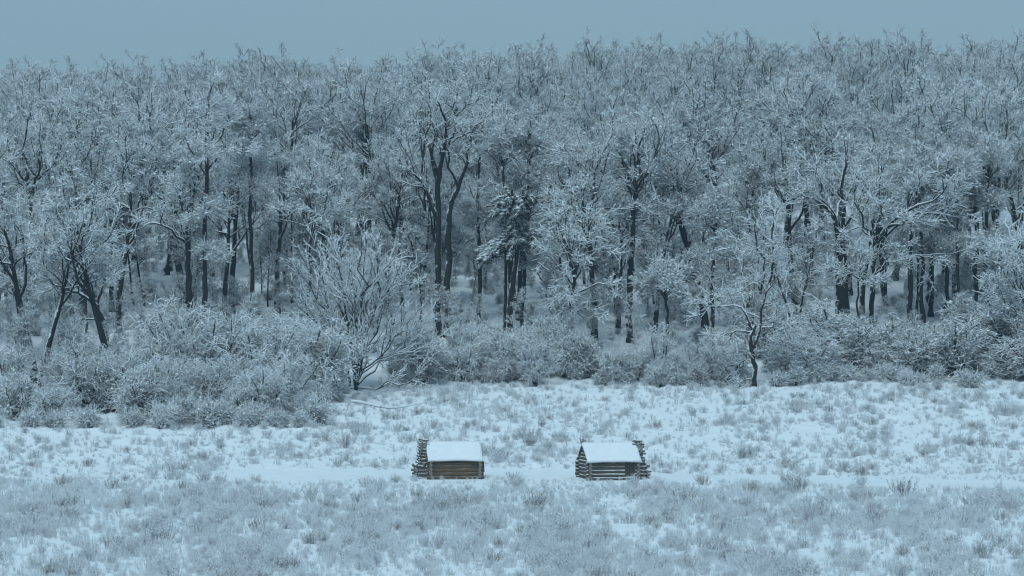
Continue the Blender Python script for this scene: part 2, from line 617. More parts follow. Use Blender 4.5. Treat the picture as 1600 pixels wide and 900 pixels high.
def tree_meshes(name, base, lv, rng, twig='twig', puff=0., limb_snow=False, fine=True, bark='bark', dens=1.0, twr=.03, twl=(.6, 1.3), up=.06, wob=.22, l2n=6, l3n=6, l4n=5, pr=(.10, .24), droop=0., c3snow=0., ang=(35, 65), clump=.40, flat=.6):
    """base: list of (P, r, sides) for trunk and limbs; lv: the branches (P, r) that carry the crown."""
    P1, r1 = lv
    C2, r2 = grow(P1, r1, l2n, rng, (.22 + clump * .3, 1.), ang, (.38, .6), 6, wob, up, .68, .4, .8)
    C3, r3 = grow(C2, r2, l3n, rng, (.15 + clump, 1.), (ang[0], ang[1] + 5), (.35, .6), 5, wob, up * .6 - droop * .5, .6, .5, .5, .05, flat=flat)
    r2, r3 = np.maximum(r2, .035), np.maximum(r3, twr * .9)
    C4, r4 = grow(C3, r3, max(1, int(round(l4n * dens))), rng, (.1, 1.), (30, 75), K=3, wob=.25, up=up * .5 - droop, rr=1., rend=.6, absln=twl, flat=flat)
    r4 = np.clip(r4, twr * .7, twr) * rng.uniform(.75, 1.25, (len(r4), 1))
    tr = []
    for P, r, s in base:
        V, f = tubes(P, r, s)
        tr.append((V, f, 0))
    V, f = tubes(P1, r1, 6)
    tr.append((V, f, 1))
    if limb_snow:
        V, f = snow_caps(P1, r1, rng)
        tr.append((V, f, 2))
        V, f = snow_caps(C2, r2, rng, .5, 4)
        tr.append((V, f, 2))
    cr = [tubes(C2, r2, 4) + (1,), tubes(C3, r3, 4) + (0,), tubes(C4, r4, 3, rng.uniform(0, 2.1, len(C4))) + (0,)]
    if c3snow:
        s = rng.uniform(size=len(C3)) < .75
        Q = C3[s][:, [0, 1, 3, 4]].copy()
        Q[..., 2] += c3snow * .4
        q_r = c3snow * rng.uniform(.55, 1.25, Q.shape[:2]) * np.array([.5, 1, 1, .5])
        cr.append(tubes(Q, q_r, 3, rng.uniform(0, 2.1, len(Q))) + (2,))
    if puff:
        s = rng.uniform(size=len(C4)) < puff * .45
        cc = C4[s, -1] * .5 + C4[s, 1] * .5
        cr.append(puffs(cc, rng.uniform(pr[0], pr[1], len(cc)), rng) + (2,))
    mt = mesh(name + '_trunk', tr, [M[bark], M['limb'], M['snow']])
    mc = mesh(name + '_crown', cr, [M[twig], M['limb'], M['snow']], True)
    for m_ in (mt, mc):
        m_.calc_loop_triangles()
        TRI[0] += len(m_.loop_triangles)
    return mt, mc


def walk(p, d, L, K, rng, wob, up):
    P = [np.array(p, float)]
    d = np.array(d, float)
    for q in range(K - 1):
        d = d + rng.normal(0, wob, 3)
        d[2] += up
        d /= np.linalg.norm(d)
        P.append(P[-1] + d * L / (K - 1))
    return np.array(P)


def forest_tree(name, H, rb, seed, twig, fork=.5, nl=12, spread=.42, puff=0., snowl=False, l4n=5, twr=.03, up=.07, c3snow=0., clump=.4, flat=.65, twl=(.4, .95)):
    rng = np.random.default_rng(seed)
    K = 12
    T = walk((0, 0, -.6), (rng.normal(0, .05), rng.normal(0, .05), 1), H * .76 + .6, K, rng, .06, .03)
    u = np.linspace(0, 1, K)
    rt = rb * (1 - .72 * u ** 1.2)
    rt[0] *= 1.5
    rt[1] *= 1.08
    P1, r1 = grow(T[None], rt[None], nl, rng, (fork, 1.), (55, 92), (spread * .8, spread * 1.2), 8, .22, .07, .62, .25, 2., rb * .6, .30)
    main = [(T[None], rt[None], 8)]
    # one or two big forks that rise beside the leader
    f1, fr1 = grow(T[None], rt[None], 2, rng, (fork * .75, fork * 1.05), (34, 52), (.55, .68) if twig != 'twig_far' else (.4, .5), 9, .16, .09 if twig != 'twig_far' else .04, .75, .25, 3.)
    P1b, r1b = grow(f1, fr1, 5, rng, (.35, .98), (30, 60), (.4, .62), 8, .2, .08, .65, .3, 1.5)
    main.append((f1, fr1, 7))
    P1, r1 = np.concatenate([P1, P1b]), np.maximum(np.concatenate([r1, r1b]), .05)
    return tree_meshes(name, main, (P1, r1), rng, twig, puff, snowl, l4n=l4n, twr=twr, up=up, l2n=5, l3n=5, c3snow=c3snow, clump=clump, flat=flat, twl=twl)


def shrub_meshes(name, H, W, seed, twig='shrub', ns=14, droop=0., flat=1., twr=.028, l4n=4, puff=0.):
    rng = np.random.default_rng(seed)
    P, r = [], []
    for k in range(ns):
        a = rng.uniform(0, 6.28)
        sp = rng.uniform(.1, 1.0) * W / H
        P.append(walk((rng.normal(0, W * .08), rng.normal(0, W * .08), -.2), (math.cos(a) * sp, math.sin(a) * sp, 1), H * rng.uniform(.6, 1.0), 7, rng, .12, .02 - droop * .3))
        r.append(np.linspace(.07, .03, 7) * rng.uniform(.7, 1.2))
    P, r = np.array(P), np.array(r)
    C2, r2 = grow(P, r, 6, rng, (.2, 1.), (40, 75), (.3, .5), 5, .2, .03 - droop, .6, .5, .5, flat=flat)
    C3, r3 = grow(C2, r2, 5, rng, (.1, 1.), (35, 75), (.35, .6), 4, .22, .02 - droop, .7, .6, .4, flat=flat)
    C4, r4 = grow(C3, r3, l4n, rng, (.1, 1.), (30, 75), K=3, wob=.25, up=-droop, rr=1, rend=.6, absln=(.3, .75), flat=flat)
    r2, r3, r4 = np.maximum(r2, .03), np.maximum(r3, .026), np.clip(r4, twr * .7, twr) * rng.uniform(.7, 1.3, (len(r4), 1))
    st = mesh(name + '_stems', [tubes(P, r, 5) + (0,)], [M['limb']])
    cr = [tubes(C2, r2 * .85, 4) + (0,), tubes(C3, r3 * .85, 3, rng.uniform(0, 2, len(C3))) + (0,), tubes(C4, r4 * .85, 3, rng.uniform(0, 2.1, len(C4))) + (0,)]
    Q = C3[rng.uniform(size=len(C3)) < .6].copy()
    Q[..., 2] += .025
    cr.append(tubes(Q, .034 * rng.uniform(.6, 1.3, Q.shape[:2]) * np.array([.5, 1, 1, .5]), 3, rng.uniform(0, 2.1, len(Q))) + (2,))
    if puff:
        s = rng.uniform(size=len(C4)) < puff * .5
        cc = C4[s, 1]
        cr.append(puffs(cc, rng.uniform(.07, .16, len(cc)), rng) + (2,))
    cm = mesh(name + '_twigs', cr, [M[twig], M['limb'], M['snow']])
    for m_ in (st, cm):
        m_.calc_loop_triangles()
        TRI[0] += len(m_.loop_triangles)
    return st, cm


def put(name, ms, loc, rz, s, label, cat, group=None, parts=('trunk', 'crown'), sz=None):
    o = link(name, None, loc=loc, rz=rz)
    o.scale = (s, s, sz or s)
    for p, me in zip(parts, ms):
        link(p, me, o)
    tag(o, label, cat, group)
    return o


def ground_at(px, Y):
    X = (px - 800) / F * Y
    return np.array([X, Y, float(height(X, Y))])


# ------------------------------------------------------------------ trees traced from the photograph, built round their own limbs
HERO_XY = []


def hero(name, label, Y, trunks, limbs, seed, group=None, depth=1.0, cat='tree', **kw):
    """trunks and limbs: ([(px, py), ...], r0, r1) in metres; each limb gets its own run in depth."""
    rng = np.random.default_rng(seed)
    b = trunks[0][0][0]
    g = ground_at(b[0], Y)
    HERO_XY.append((g[0], Y))

    def world(pts, dz, ground=False):
        W = np.array([at(a, c, Y) for a, c in pts]) - g
        W[:, 1] += np.linspace(0, dz, len(W))
        if ground:
            W[0, 2] = -.4
        return W
    base, LP, LR = [], [], []
    for pts, r0, r1 in trunks:
        W = resample(world(pts, 0, True), 12)
        W[1:-1] += rng.normal(0, .09, W[1:-1].shape) * np.array([1, 1, .3])
        r = np.linspace(r0, r1, 12) * rng.uniform(.92, 1.08, 12)
        r[0] *= 1.35
        base.append((W[None], r[None], 9))
    for pts, r0, r1 in limbs:
        L = np.linalg.norm(world(pts, 0)[-1] - world(pts, 0)[0])
        W = resample(world(pts, rng.uniform(-.55, .55) * L * depth), 9)
        W[2:] += rng.normal(0, .02 * L, W[2:].shape)
        LP.append(W)
        LR.append(np.linspace(r0, r1, 9))
    LP, LR = np.array(LP), np.array(LR)
    # companions in depth so that the crown is round, not a fan
    n_c = kw.pop('companions', 1)
    if n_c:
        q = []
        for k in range(n_c):
            a = (rng.uniform(1.0, 2.1) * (1 if k % 2 else -1))
            c0 = LP[:, :1]
            q.append(rot2(LP - c0, a) * rng.uniform(.62, .85) + c0)
        LP = np.concatenate([LP] + q)
        LR = np.concatenate([LR] + [LR * .8] * n_c)
    kw.setdefault('c3snow', .06)
    kw.setdefault('l4n', 4)
    ms = tree_meshes(name, base, (LP, LR), rng, **kw)
    return put(name, ms, g, 0, 1, label, cat, group)


m15 = dict(limb_snow=True)
hero('twin_trunk_oak', 'tall oak with two thick dark trunks side by side and a snow-lined crooked limb', 405,
     [([(700, 497), (699, 450), (700, 385), (699, 340), (706, 305), (716, 294)], .42, .26), ([(683, 480), (685, 410), (686, 340), (681, 300), (685, 275)], .40, .27)],
     [([(685, 345), (672, 320), (667, 295), (655, 275), (644, 266)], .24, .10), ([(685, 275), (695, 230), (700, 200), (690, 180), (684, 160)], .26, .07),
      ([(665, 330), (661, 295), (659, 245), (665, 215), (672, 190)], .12, .05), ([(700, 200), (715, 177), (712, 155), (714, 138)], .15, .05),
      ([(700, 228), (720, 210), (742, 202), (770, 210)], .14, .05), ([(712, 180), (730, 165), (748, 155)], .10, .04), ([(716, 294), (728, 255), (736, 215), (752, 190)], .20, .06),
      ([(659, 245), (672, 190), (668, 160), (655, 140)], .10, .04), ([(686, 300), (676, 250), (684, 215), (676, 170)], .16, .05)], 41, companions=1, dens=.7, l3n=4, puff=.15, **m15)
hero('fan_crowned_tree', 'small white tree with fan of snow-laden branches standing alone in front of the thicket', 374,
     [([(555, 607), (555, 585), (552, 565)], .22, .16), ([(546, 603), (545, 575), (541, 553)], .14, .10)],
     [([(541, 553), (528, 521), (509, 508), (485, 490), (468, 482)], .10, .05), ([(552, 570), (549, 552), (543, 525), (540, 490), (535, 439), (531, 398)], .13, .04),
      ([(556, 585), (560, 566), (567, 532), (569, 508), (564, 473), (569, 432), (571, 394)], .13, .04), ([(557, 600), (566, 583), (574, 552), (585, 515), (597, 477), (609, 439)], .12, .04),
      ([(559, 601), (578, 580), (602, 563), (622, 542), (647, 515), (658, 504)], .12, .04), ([(558, 605), (588, 608), (605, 599), (633, 596), (665, 592)], .10, .04),
      ([(567, 577), (591, 563), (612, 535), (640, 500)], .09, .04), ([(554, 577), (533, 563), (509, 546), (486, 526)], .09, .04), ([(541, 553), (519, 501), (492, 463), (468, 422)], .10, .04),
      ([(549, 552), (524, 484), (509, 439), (500, 402)], .10, .04), ([(567, 532), (588, 484), (591, 439), (586, 402)], .10, .04), ([(548, 540), (530, 470), (515, 420), (518, 392)], .08, .04),
      ([(566, 583), (600, 560), (640, 548), (670, 540)], .08, .04), ([(569, 508), (600, 470), (625, 450), (640, 440)], .07, .04)], 42, companions=1,
     twig='twig_white', limb_snow=True, twr=.036, c3snow=.05, twl=(.3, .65), l2n=8, l3n=6, l4n=4, up=.05, wob=.10, ang=(25, 55), clump=0., flat=1., puff=.25, pr=(.06, .12))
hero('gnarled_tree', 'gnarled twisted tree standing by itself at the edge of the snow field', 379,
     [([(1178, 604), (1180, 581), (1177, 559), (1173, 542), (1175, 522), (1180, 508)], .27, .17)],
     [([(1176, 515), (1166, 492), (1161, 478), (1135, 478), (1114, 476), (1100, 486)], .14, .04), ([(1175, 545), (1186, 532), (1182, 512), (1190, 493), (1188, 459), (1202, 444), (1212, 430)], .16, .06),
      ([(1188, 459), (1184, 440), (1170, 444), (1158, 456)], .09, .04), ([(1174, 520), (1153, 515), (1134, 522), (1118, 524)], .09, .04), ([(1184, 512), (1207, 511), (1230, 515)], .08, .04),
      ([(1188, 459), (1196, 420), (1182, 385), (1178, 345)], .12, .05), ([(1202, 444), (1212, 405), (1200, 370), (1206, 335)], .12, .05), ([(1166, 492), (1158, 450), (1160, 410), (1150, 380)], .10, .04),
      ([(1178, 570), (1165, 560), (1150, 575)], .07, .03), ([(1178, 595), (1168, 590), (1155, 605)], .07, .03)], 43, companions=0,
     twig='twig_white', limb_snow=True, twr=.042, puff=.3, l2n=6, l3n=5, l4n=4, wob=.28, up=.02, pr=(.07, .15))
hero('spreading_tree', 'snowy tree whose two long bare limbs sweep far out to the right', 398,
     [([(1360, 482), (1364, 430), (1370, 385)], .30, .24)],
     [([(1370, 385), (1393, 356), (1418, 339), (1443, 333), (1476, 326), (1501, 328), (1511, 317)], .22, .08), ([(1370, 380), (1390, 347), (1407, 336), (1418, 325), (1440, 321), (1462, 311), (1479, 292)], .20, .07),
      ([(1368, 375), (1366, 347), (1384, 328), (1390, 300)], .14, .05), ([(1370, 385), (1350, 355), (1338, 325), (1332, 290)], .16, .05), ([(1370, 380), (1376, 330), (1368, 290), (1380, 255)], .16, .05),
      ([(1418, 325), (1425, 300), (1440, 280)], .08, .04), ([(1476, 326), (1490, 305), (1492, 280)], .08, .04), ([(1364, 430), (1400, 405), (1440, 398), (1480, 400)], .10, .04)], 44, companions=1, depth=.7,
     limb_snow=True, puff=.5, twr=.04, l2n=5, l3n=5, pr=(.09, .2), twig='twig_white')
hero('thick_trunk_oak', 'old oak with the thickest dark trunk of the forest edge behind the low shrubs', 405,
     [([(1312, 490), (1313, 428), (1314, 383), (1307, 347)], .62, .34), ([(1321, 490), (1320, 430), (1316, 385)], .45, .30)],
     [([(1307, 347), (1293, 325), (1273, 312), (1255, 305)], .24, .07), ([(1316, 385), (1322, 340), (1312, 290), (1318, 240)], .26, .07), ([(1314, 370), (1335, 320), (1345, 280), (1340, 245)], .20, .06),
      ([(1307, 347), (1285, 290), (1275, 250), (1280, 215)], .2, .06), ([(1293, 325), (1270, 290), (1250, 270)], .14, .05), ([(1320, 400), (1300, 390), (1288, 398)], .08, .04)], 45, companions=1, limb_snow=True, puff=.35, twr=.035)
hero('small_forked_tree', 'small snow-covered forked tree standing in front of the thick oak trunk', 394,
     [([(1340, 500), (1340, 460), (1341, 436)], .13, .10)],
     [([(1341, 436), (1351, 417), (1362, 408), (1371, 392), (1390, 381)], .09, .04), ([(1341, 436), (1326, 423), (1310, 420), (1296, 421)], .08, .03), ([(1341, 440), (1352, 430), (1370, 428), (1378, 440)], .06, .03),
      ([(1341, 436), (1336, 415), (1340, 395), (1332, 380)], .07, .03)], 46, companions=1, twig='twig_white', limb_snow=True, l2n=4, l3n=4, l4n=4, twr=.04, puff=.3)
hero('leaning_dark_tree', 'dark tree with bent trunk leaning left over the brush', 392,
     [([(171, 566), (167, 534), (161, 504), (152, 477)], .30, .20)],
     [([(152, 477), (132, 462), (114, 453), (90, 443), (72, 434)], .20, .06), ([(136, 464), (123, 435), (111, 414), (93, 396)], .13, .05), ([(159, 500), (129, 495), (114, 507), (102, 528)], .10, .04),
      ([(152, 477), (156, 450), (168, 426), (174, 400)], .15, .05), ([(120, 455), (100, 430), (80, 400), (70, 375)], .10, .04), ([(150, 476), (140, 430), (130, 390), (140, 360)], .12, .04)], 47, companions=1, limb_snow=True, twr=.04, puff=.3, twig='twig_white', l2n=5, l3n=5)
hero('edge_tree', 'dark trunked tree with raised crooked arms at the left picture edge', 394,
     [([(35, 563), (32, 522), (30, 486), (26, 462)], .32, .2)],
     [([(26, 462), (12, 435), (9, 417), (2, 390)], .16, .05), ([(28, 470), (30, 430), (35, 395), (50, 370)], .16, .05), ([(24, 459), (40, 440), (55, 432)], .08, .04), ([(26, 462), (5, 450), (-15, 452)], .08, .04),
      ([(20, 450), (18, 410), (25, 370)], .1, .04)], 48, companions=1, limb_snow=True, twr=.04, puff=.25, twig='twig_white')
hero('forked_oak', 'oak whose dark trunk forks in a wide V high above the left brush', 408,
     [([(46, 530), (47, 420), (48, 350), (49, 315)], .36, .26)],
     [([(49, 315), (40, 285), (20, 255), (5, 245)], .18, .06), ([(49, 315), (58, 285), (65, 258), (68, 225)], .18, .06), ([(49, 318), (44, 270), (38, 230), (44, 190)], .18, .05), ([(50, 330), (75, 315), (88, 308)], .09, .04),
      ([(60, 280), (85, 255), (100, 225)], .12, .05), ([(20, 255), (10, 220), (14, 190)], .1, .04)], 49, companions=1, limb_snow=True, puff=.15)
hero('straight_trunk_oak', 'oak with tall straight bare trunk rising behind the small conical sapling', 402,
     [([(984, 532), (983, 460), (987, 404), (990, 360), (990, 312), (994, 296)], .37, .25)],
     [([(994, 296), (998, 265), (1000, 232), (1006, 200)], .22, .06), ([(990, 318), (980, 262), (960, 228), (955, 200)], .17, .05), ([(990, 335), (1012, 296), (1020, 276), (1035, 250)], .16, .05),
      ([(987, 345), (968, 328), (960, 320)], .08, .04), ([(990, 370), (1016, 376), (1026, 392)], .08, .04), ([(994, 296), (1015, 255), (1030, 225), (1026, 195)], .15, .05), ([(992, 300), (965, 270), (945, 262)], .12, .05),
      ([(990, 345), (1010, 345), (1030, 325)], .09, .04)], 50, companions=1, limb_snow=True, puff=.3, twr=.035)
hero('white_forked_sapling', 'young tree with rounded white crown on a dark Y-shaped fork above the fan-shaped tree', 396,
     [([(484, 500), (484, 413), (485, 374)], .20, .14)],
     [([(485, 376), (475, 342), (464, 324), (439, 326)], .12, .04), ([(486, 374), (496, 356), (510, 339), (535, 326)], .12, .04), ([(485, 372), (490, 335), (482, 300), (488, 275)], .11, .04), ([(496, 356), (508, 320), (515, 290)], .09, .04),
      ([(475, 342), (468, 310), (462, 285)], .08, .04)], 51, companions=1, twig='twig_white', limb_snow=True, twr=.042, puff=.35, l2n=5, l3n=5)
hero('arching_oak', 'oak with cluster of rising dark limbs and one arching low over the brush', 401,
     [([(296, 500), (295, 420), (293, 372)], .38, .30)],
     [([(293, 375), (293, 342), (286, 310), (290, 275)], .2, .06), ([(294, 372), (302, 342), (320, 308), (330, 280)], .2, .06), ([(293, 380), (279, 370), (261, 353), (240, 346), (225, 352)], .17, .06),
      ([(292, 378), (281, 345), (270, 320), (262, 290)], .15, .05), ([(296, 372), (312, 358), (324, 362)], .1, .04), ([(293, 345), (305, 300), (300, 265), (310, 235)], .14, .05)], 52, companions=1, limb_snow=True, puff=.35, twr=.036)
hero('ivy_trunk_oak', 'very tall slender dark trunk to the right of the arching oak', 398,
     [([(318, 500), (319, 413), (320, 342), (324, 271), (322, 220)], .30, .18)],
     [([(322, 220), (330, 190), (325, 160), (332, 130)], .15, .05), ([(324, 265), (345, 240), (365, 232), (380, 238)], .12, .04), ([(323, 275), (300, 240), (290, 215)], .12, .05), ([(324, 240), (350, 205), (355, 175)], .12, .05), ([(320, 330), (335, 322), (350, 326)], .06, .03), ([(320, 360), (308, 345), (300, 342)], .06, .03), ([(319, 400), (332, 392), (342, 398)], .05, .03)], 53, companions=1, limb_snow=True, puff=.4, twr=.036, twig='twig_white')
hero('weeping_white_tree', 'broad round-headed tree thick with white twigs beside the snow-laden pine', 394,
     [([(895, 545), (893, 480), (897, 430)], .22, .16)],
     [([(897, 430), (885, 390), (878, 350), (872, 325)], .13, .05), ([(897, 430), (905, 380), (908, 340), (905, 310)], .13, .05), ([(897, 440), (920, 400), (935, 370), (942, 345)], .12, .05), ([(895, 445), (870, 415), (855, 395), (846, 400)], .11, .04),
      ([(896, 460), (925, 445), (945, 440), (960, 455)], .10, .04), ([(893, 470), (870, 460), (860, 475)], .08, .04), ([(897, 430), (897, 375), (890, 330)], .12, .04), ([(894, 480), (918, 480), (935, 495)], .07, .04)], 54, companions=2, twig='twig_white',
     limb_snow=True, twr=.045, puff=.5, l2n=5, l3n=4, l4n=3, droop=.08)
hero('bent_tip_tree', 'white bushy tree reaching into the picture from the right edge', 388,
     [([(1628, 560), (1620, 520), (1612, 490)], .22, .15)],
     [([(1612, 490), (1595, 460), (1575, 430), (1556, 405)], .12, .04), ([(1612, 490), (1600, 440), (1590, 400), (1588, 362)], .12, .04), ([(1618, 510), (1590, 490), (1565, 470), (1545, 455)], .11, .04), ([(1622, 520), (1595, 515), (1570, 500), (1548, 498)], .09, .04),
      ([(1612, 490), (1612, 430), (1606, 385), (1612, 350)], .1, .04)], 55, companions=2, twig='twig_white', limb_snow=True, twr=.05, puff=.25, wob=.12, up=.08)
hero('low_white_tree', 'low tree with white umbrella-like crown just right of the straight trunk', 397,
     [([(1043, 525), (1042, 490), (1040, 470)], .2, .15)],
     [([(1040, 470), (1030, 450), (1015, 440), (1002, 442)], .1, .04), ([(1041, 470), (1052, 445), (1066, 436), (1080, 440)], .1, .04), ([(1040, 470), (1042, 440), (1036, 418)], .1, .04), ([(1041, 468), (1055, 435), (1060, 420)], .09, .04), ([(1040, 470), (1025, 435), (1022, 422)], .09, .04)],
     56, companions=2, twig='twig_white', limb_snow=True, twr=.045, puff=.5, l2n=5, l3n=4)


# the pine: a leaning trunk with drooping boughs of snowy needles
def build_pine():
    rng = np.random.default_rng(61)
    Y = 401.0
    g = ground_at(795, Y)
    HERO_XY.append((g[0], Y))
    o = link('snow_laden_pine', None, loc=g)
    tag(o, 'dark pine with heavy snow-laden boughs on a leaning trunk at the forest edge', 'tree')

    def wl(pts):
        W = np.array([at(a, c, Y) for a, c in pts]) - g
        return W
    T = resample(wl([(795, 497), (801, 439), (808, 399), (807, 361), (801, 318), (800, 296)]), 14)
    T[0, 2] = -.4
    rt = np.linspace(.36, .12, 14)
    V, f = tubes(T[None], rt[None], 9)
    link('trunk', mesh('pine_trunk', [(V, f, 0)], [M['bark']]), o)
    B, Rr = [], []

    def bough(p0, d, L, sag):
        P = walk(p0, d, L, 6, rng, .06, -sag)
        B.append(P)
        Rr.append(np.linspace(.06, .03, 6))
    for k in range(70):
        u = rng.uniform(.60, 1.0)
        p0 = T[min(13, int(u * 13))] + np.array([0, 0, rng.uniform(-.3, .3)])
        a = rng.uniform(0, 6.28)
        L = rng.uniform(1.3, 2.5) * (1.1 if u > .9 else .52)
        bough(p0, (math.cos(a), math.sin(a), .35 if u > .88 else .1), L, .18)
    for k in range(15):
        p0 = wl([(800, 378 + rng.uniform(-8, 8))])[0]
        bough(p0, (-1, rng.uniform(-.45, .35), -.1 + rng.uniform(-.15, .15)), rng.uniform(2.6, 4.2), .16)
    for k in range(4):
        p0 = wl([(807, 362 + rng.uniform(-10, 12))])[0]
        bough(p0, (1, rng.uniform(-.6, .6), .0), rng.uniform(1.8, 2.8), .1)
    B, Rr = np.array(B), np.array(Rr)
    C2, r2 = grow(B, Rr, 9, rng, (.12, 1.), (40, 70), K=4, wob=.12, up=-.10, rr=.7, rend=.5, absln=(.35, .8))
    C3, r3 = grow(C2, r2, 20, rng, (.0, 1.), (30, 65), K=2, wob=.1, up=-.06, rr=1., rend=.3, absln=(.22, .42))
    r3 = np.maximum(r3 * 0 + .05, .03) * np.array([1, .4])
    link('crown', mesh('pine_crown', [tubes(B, Rr, 5) + (1,), tubes(C2, np.maximum(r2, .03), 4) + (0,), tubes(C3, r3, 4) + (0,)], [M['needle'], M['bark']]), o)
    s = rng.uniform(size=len(C2)) < .4
    s[70 * 9:85 * 9] = True
    cc = C2[s][:, 2] + np.array([0, 0, .10])
    cc = np.concatenate([cc, C2[70 * 9:85 * 9, 1] + [0, 0, .14], C2[70 * 9:85 * 9, 3] + [0, 0, .08]])
    cc2 = B[:, 2:].reshape(-1, 3) + np.array([0, 0, .12])
    v1, f1 = puffs(cc, rng.uniform(.16, .34, len(cc)), rng, .45)
    v2, f2 = puffs(cc2, rng.uniform(.2, .4, len(cc2)), rng, .45)
    link('snow_cover', mesh('pine_snow', [(v1, f1, 0), (v2, f2, 0)], [M['snow']]), o)


build_pine()


def pole(name, label, Y, pts, r0, r1, seed, n=8):
    """A slender bare trunk with a light crown and a few short side limbs."""
    rp, side = np.random.default_rng(seed + 900), []
    for k in range(4):
        t = rp.uniform(.35, .95)
        f_ = t * (len(pts) - 1)
        i_ = min(int(f_), len(pts) - 2)
        qx, qy = [pts[i_][q] * (1 - f_ + i_) + pts[i_ + 1][q] * (f_ - i_) for q in (0, 1)]
        sx = rp.choice([-1, 1]) * rp.uniform(14, 30)
        side.append(([(qx, qy), (qx + sx * .5, qy - rp.uniform(4, 16)), (qx + sx, qy - rp.uniform(2, 26))], .06, .035))
    hero(name, label, Y, [(pts, r0, r1)], [([pts[-1], (pts[-1][0] + dx, pts[-1][1] - dy)], r1 * (1.02 if dx == 4 else .7), .04) for dx, dy in ((-16, 40), (4, 55), (18, 42), (-28, 25), (26, 22))] + side, seed, companions=1, puff=.2, limb_snow=True)


pole('slender_trunk', 'thin dark trunk just left of the pine trunk', 403, [(788, 494), (790, 440), (792, 390), (790, 330), (786, 260)], .20, .12, 71)
pole('slender_trunk', 'upright dark trunk just right of the pine trunk', 404, [(816, 499), (818, 445), (820, 393), (822, 320), (826, 250)], .24, .15, 72)
pole('slender_trunk', 'tall dark trunk between the arching oak and the white forked sapling', 402, [(394, 470), (393, 364), (391, 317), (393, 271), (389, 221)], .26, .15, 73)
pole('slender_trunk', 'bare trunk rising behind the gnarled tree on its left', 398, [(1112, 556), (1113, 500), (1112, 440), (1116, 360)], .26, .16, 74)
pole('slender_trunk', 'dark trunk standing in gap between the twin-trunk oak and the pine', 412, [(748, 485), (750, 400), (746, 310), (750, 240)], .26, .15, 75)
for k, (x, yb, yt, r) in enumerate([(1422, 486, 300, .34), (1431, 488, 330, .16), (1441, 478, 290, .28), (1455, 476, 285, .3), (1477, 480, 290, .26), (1494, 482, 295, .24), (1523, 478, 265, .34), (1541, 484, 280, .3)]):
    words_ = ['first', 'second', 'third', 'fourth', 'fifth', 'sixth', 'seventh', 'eighth']
    pole('slender_trunk', words_[k] + ' from the left in the close row of dark trunks under the sweeping limbs', 408 + (k * 7) % 11, [(x, yb), (x + R.normal(0, 3), (yb + yt) / 2), (x + R.normal(0, 6), yt)], r, r * .6, 80 + k)

# broken stump
g = ground_at(724, 403)
T = resample(np.array([[0, 0, -.4], [.05, 0, .8], [.1, .05, 1.7], [.3, .1, 2.4]]), 8)
rs = np.linspace(.55, .12, 8)
st = link('broken_stump', None, loc=g)
tag(st, 'broken snow-capped stump beside the foot of the twin-trunk oak', 'stump')
link('trunk', mesh('stump_trunk', [tubes(T[None], rs[None], 9) + (0,)], [M['bark']]), st)
v, f = puffs(np.array([T[-1], T[-3], T[-4] + [-.2, -.2, 0]]), np.array([.28, .3, .25]), R, .6)
link('snow_cap', mesh('stump_snow', [(v, f, 0)], [M['snow']]), st)

# fallen branch
g = ground_at(605, 352)
pts = np.array([at(x, y, 352) for x, y in [(549, 633), (575, 636), (590, 642), (612, 645), (640, 640), (668, 634)]]) - g
pts[:, 2] += .35
pts[:, 1] += [0, .3, -.1, .2, .5, .2]
P0 = resample(pts, 9)[None]
r0 = np.linspace(.10, .04, 9)[None]
C, rc = grow(P0, r0, 9, R, (.1, 1.), (30, 60), (.12, .25), 4, .2, .02, .6, .5, .5)
C2, rc2 = grow(C, rc, 4, R, (.2, 1.), (30, 60), (.3, .5), 3, .2, .02, .8, .5, .3)
fb = link('fallen_branch', None, loc=g)
tag(fb, 'fallen crooked branch lying on the snow below the fan-shaped white tree', 'branch')
link('stem', mesh('fallen_stem', [tubes(P0, r0, 6) + (0,), snow_caps(P0, r0 * 1.3, R) + (1,)], [M['twig_white'], M['snow']]), fb)
link('twigs', mesh('fallen_twigs', [tubes(C, np.maximum(rc, .025), 4) + (0,), tubes(C2, np.maximum(rc2, .02), 3) + (0,)], [M['twig_white']]), fb)

# conical sapling
ms = shrub_meshes('sapling', 4.6, 1.2, 91, 'twig_white', 7, 0., 1., .035, 4, .2)
put('conical_sapling', ms, ground_at(1030, 383), .4, 1.15, 'small cone-shaped frosted sapling at the field edge below the straight trunk', 'sapling', None, ('stem', 'twigs'))

# ------------------------------------------------------------------ the forest
tall = [forest_tree('tall%d' % k, 21 + (k % 3), .34 + .04 * (k % 3), 200 + k, 'twig', .62 + .05 * (k % 3), 10 + k % 3, .46 + .04 * (k % 2), .10, True, 5, .032, .07, .06) for k in range(5)]
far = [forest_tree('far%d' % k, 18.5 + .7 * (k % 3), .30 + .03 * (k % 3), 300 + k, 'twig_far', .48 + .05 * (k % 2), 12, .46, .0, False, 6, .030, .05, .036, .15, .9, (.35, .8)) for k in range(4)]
mid = [forest_tree('mid%d' % k, 12 + k, .2, 400 + k, 'twig_white', .3, 9, .42, .15, True, 5, .034, .04, .065) for k in range(3)]

spots = []
HX = np.array(HERO_XY)


def try_spot(x, y, dmin, hmin):
    if y < 408 and -14 < x < 4:
        return False
    if y < 418 and len(HX) and np.min(np.abs(HX[:, 0] - x) + 50 * (HX[:, 1] < y - 6)) < 2.6:
        return False
    if y < 390 and -24 < x < -8:
        return False
    if len(HX) and np.min(np.hypot(HX[:, 0] - x, (HX[:, 1] - y))) < hmin:
        return False
    for (a, b) in spots:
        if (a - x) ** 2 + (b - y) ** 2 < dmin * dmin:
            return False
    spots.append((x, y))
    return True


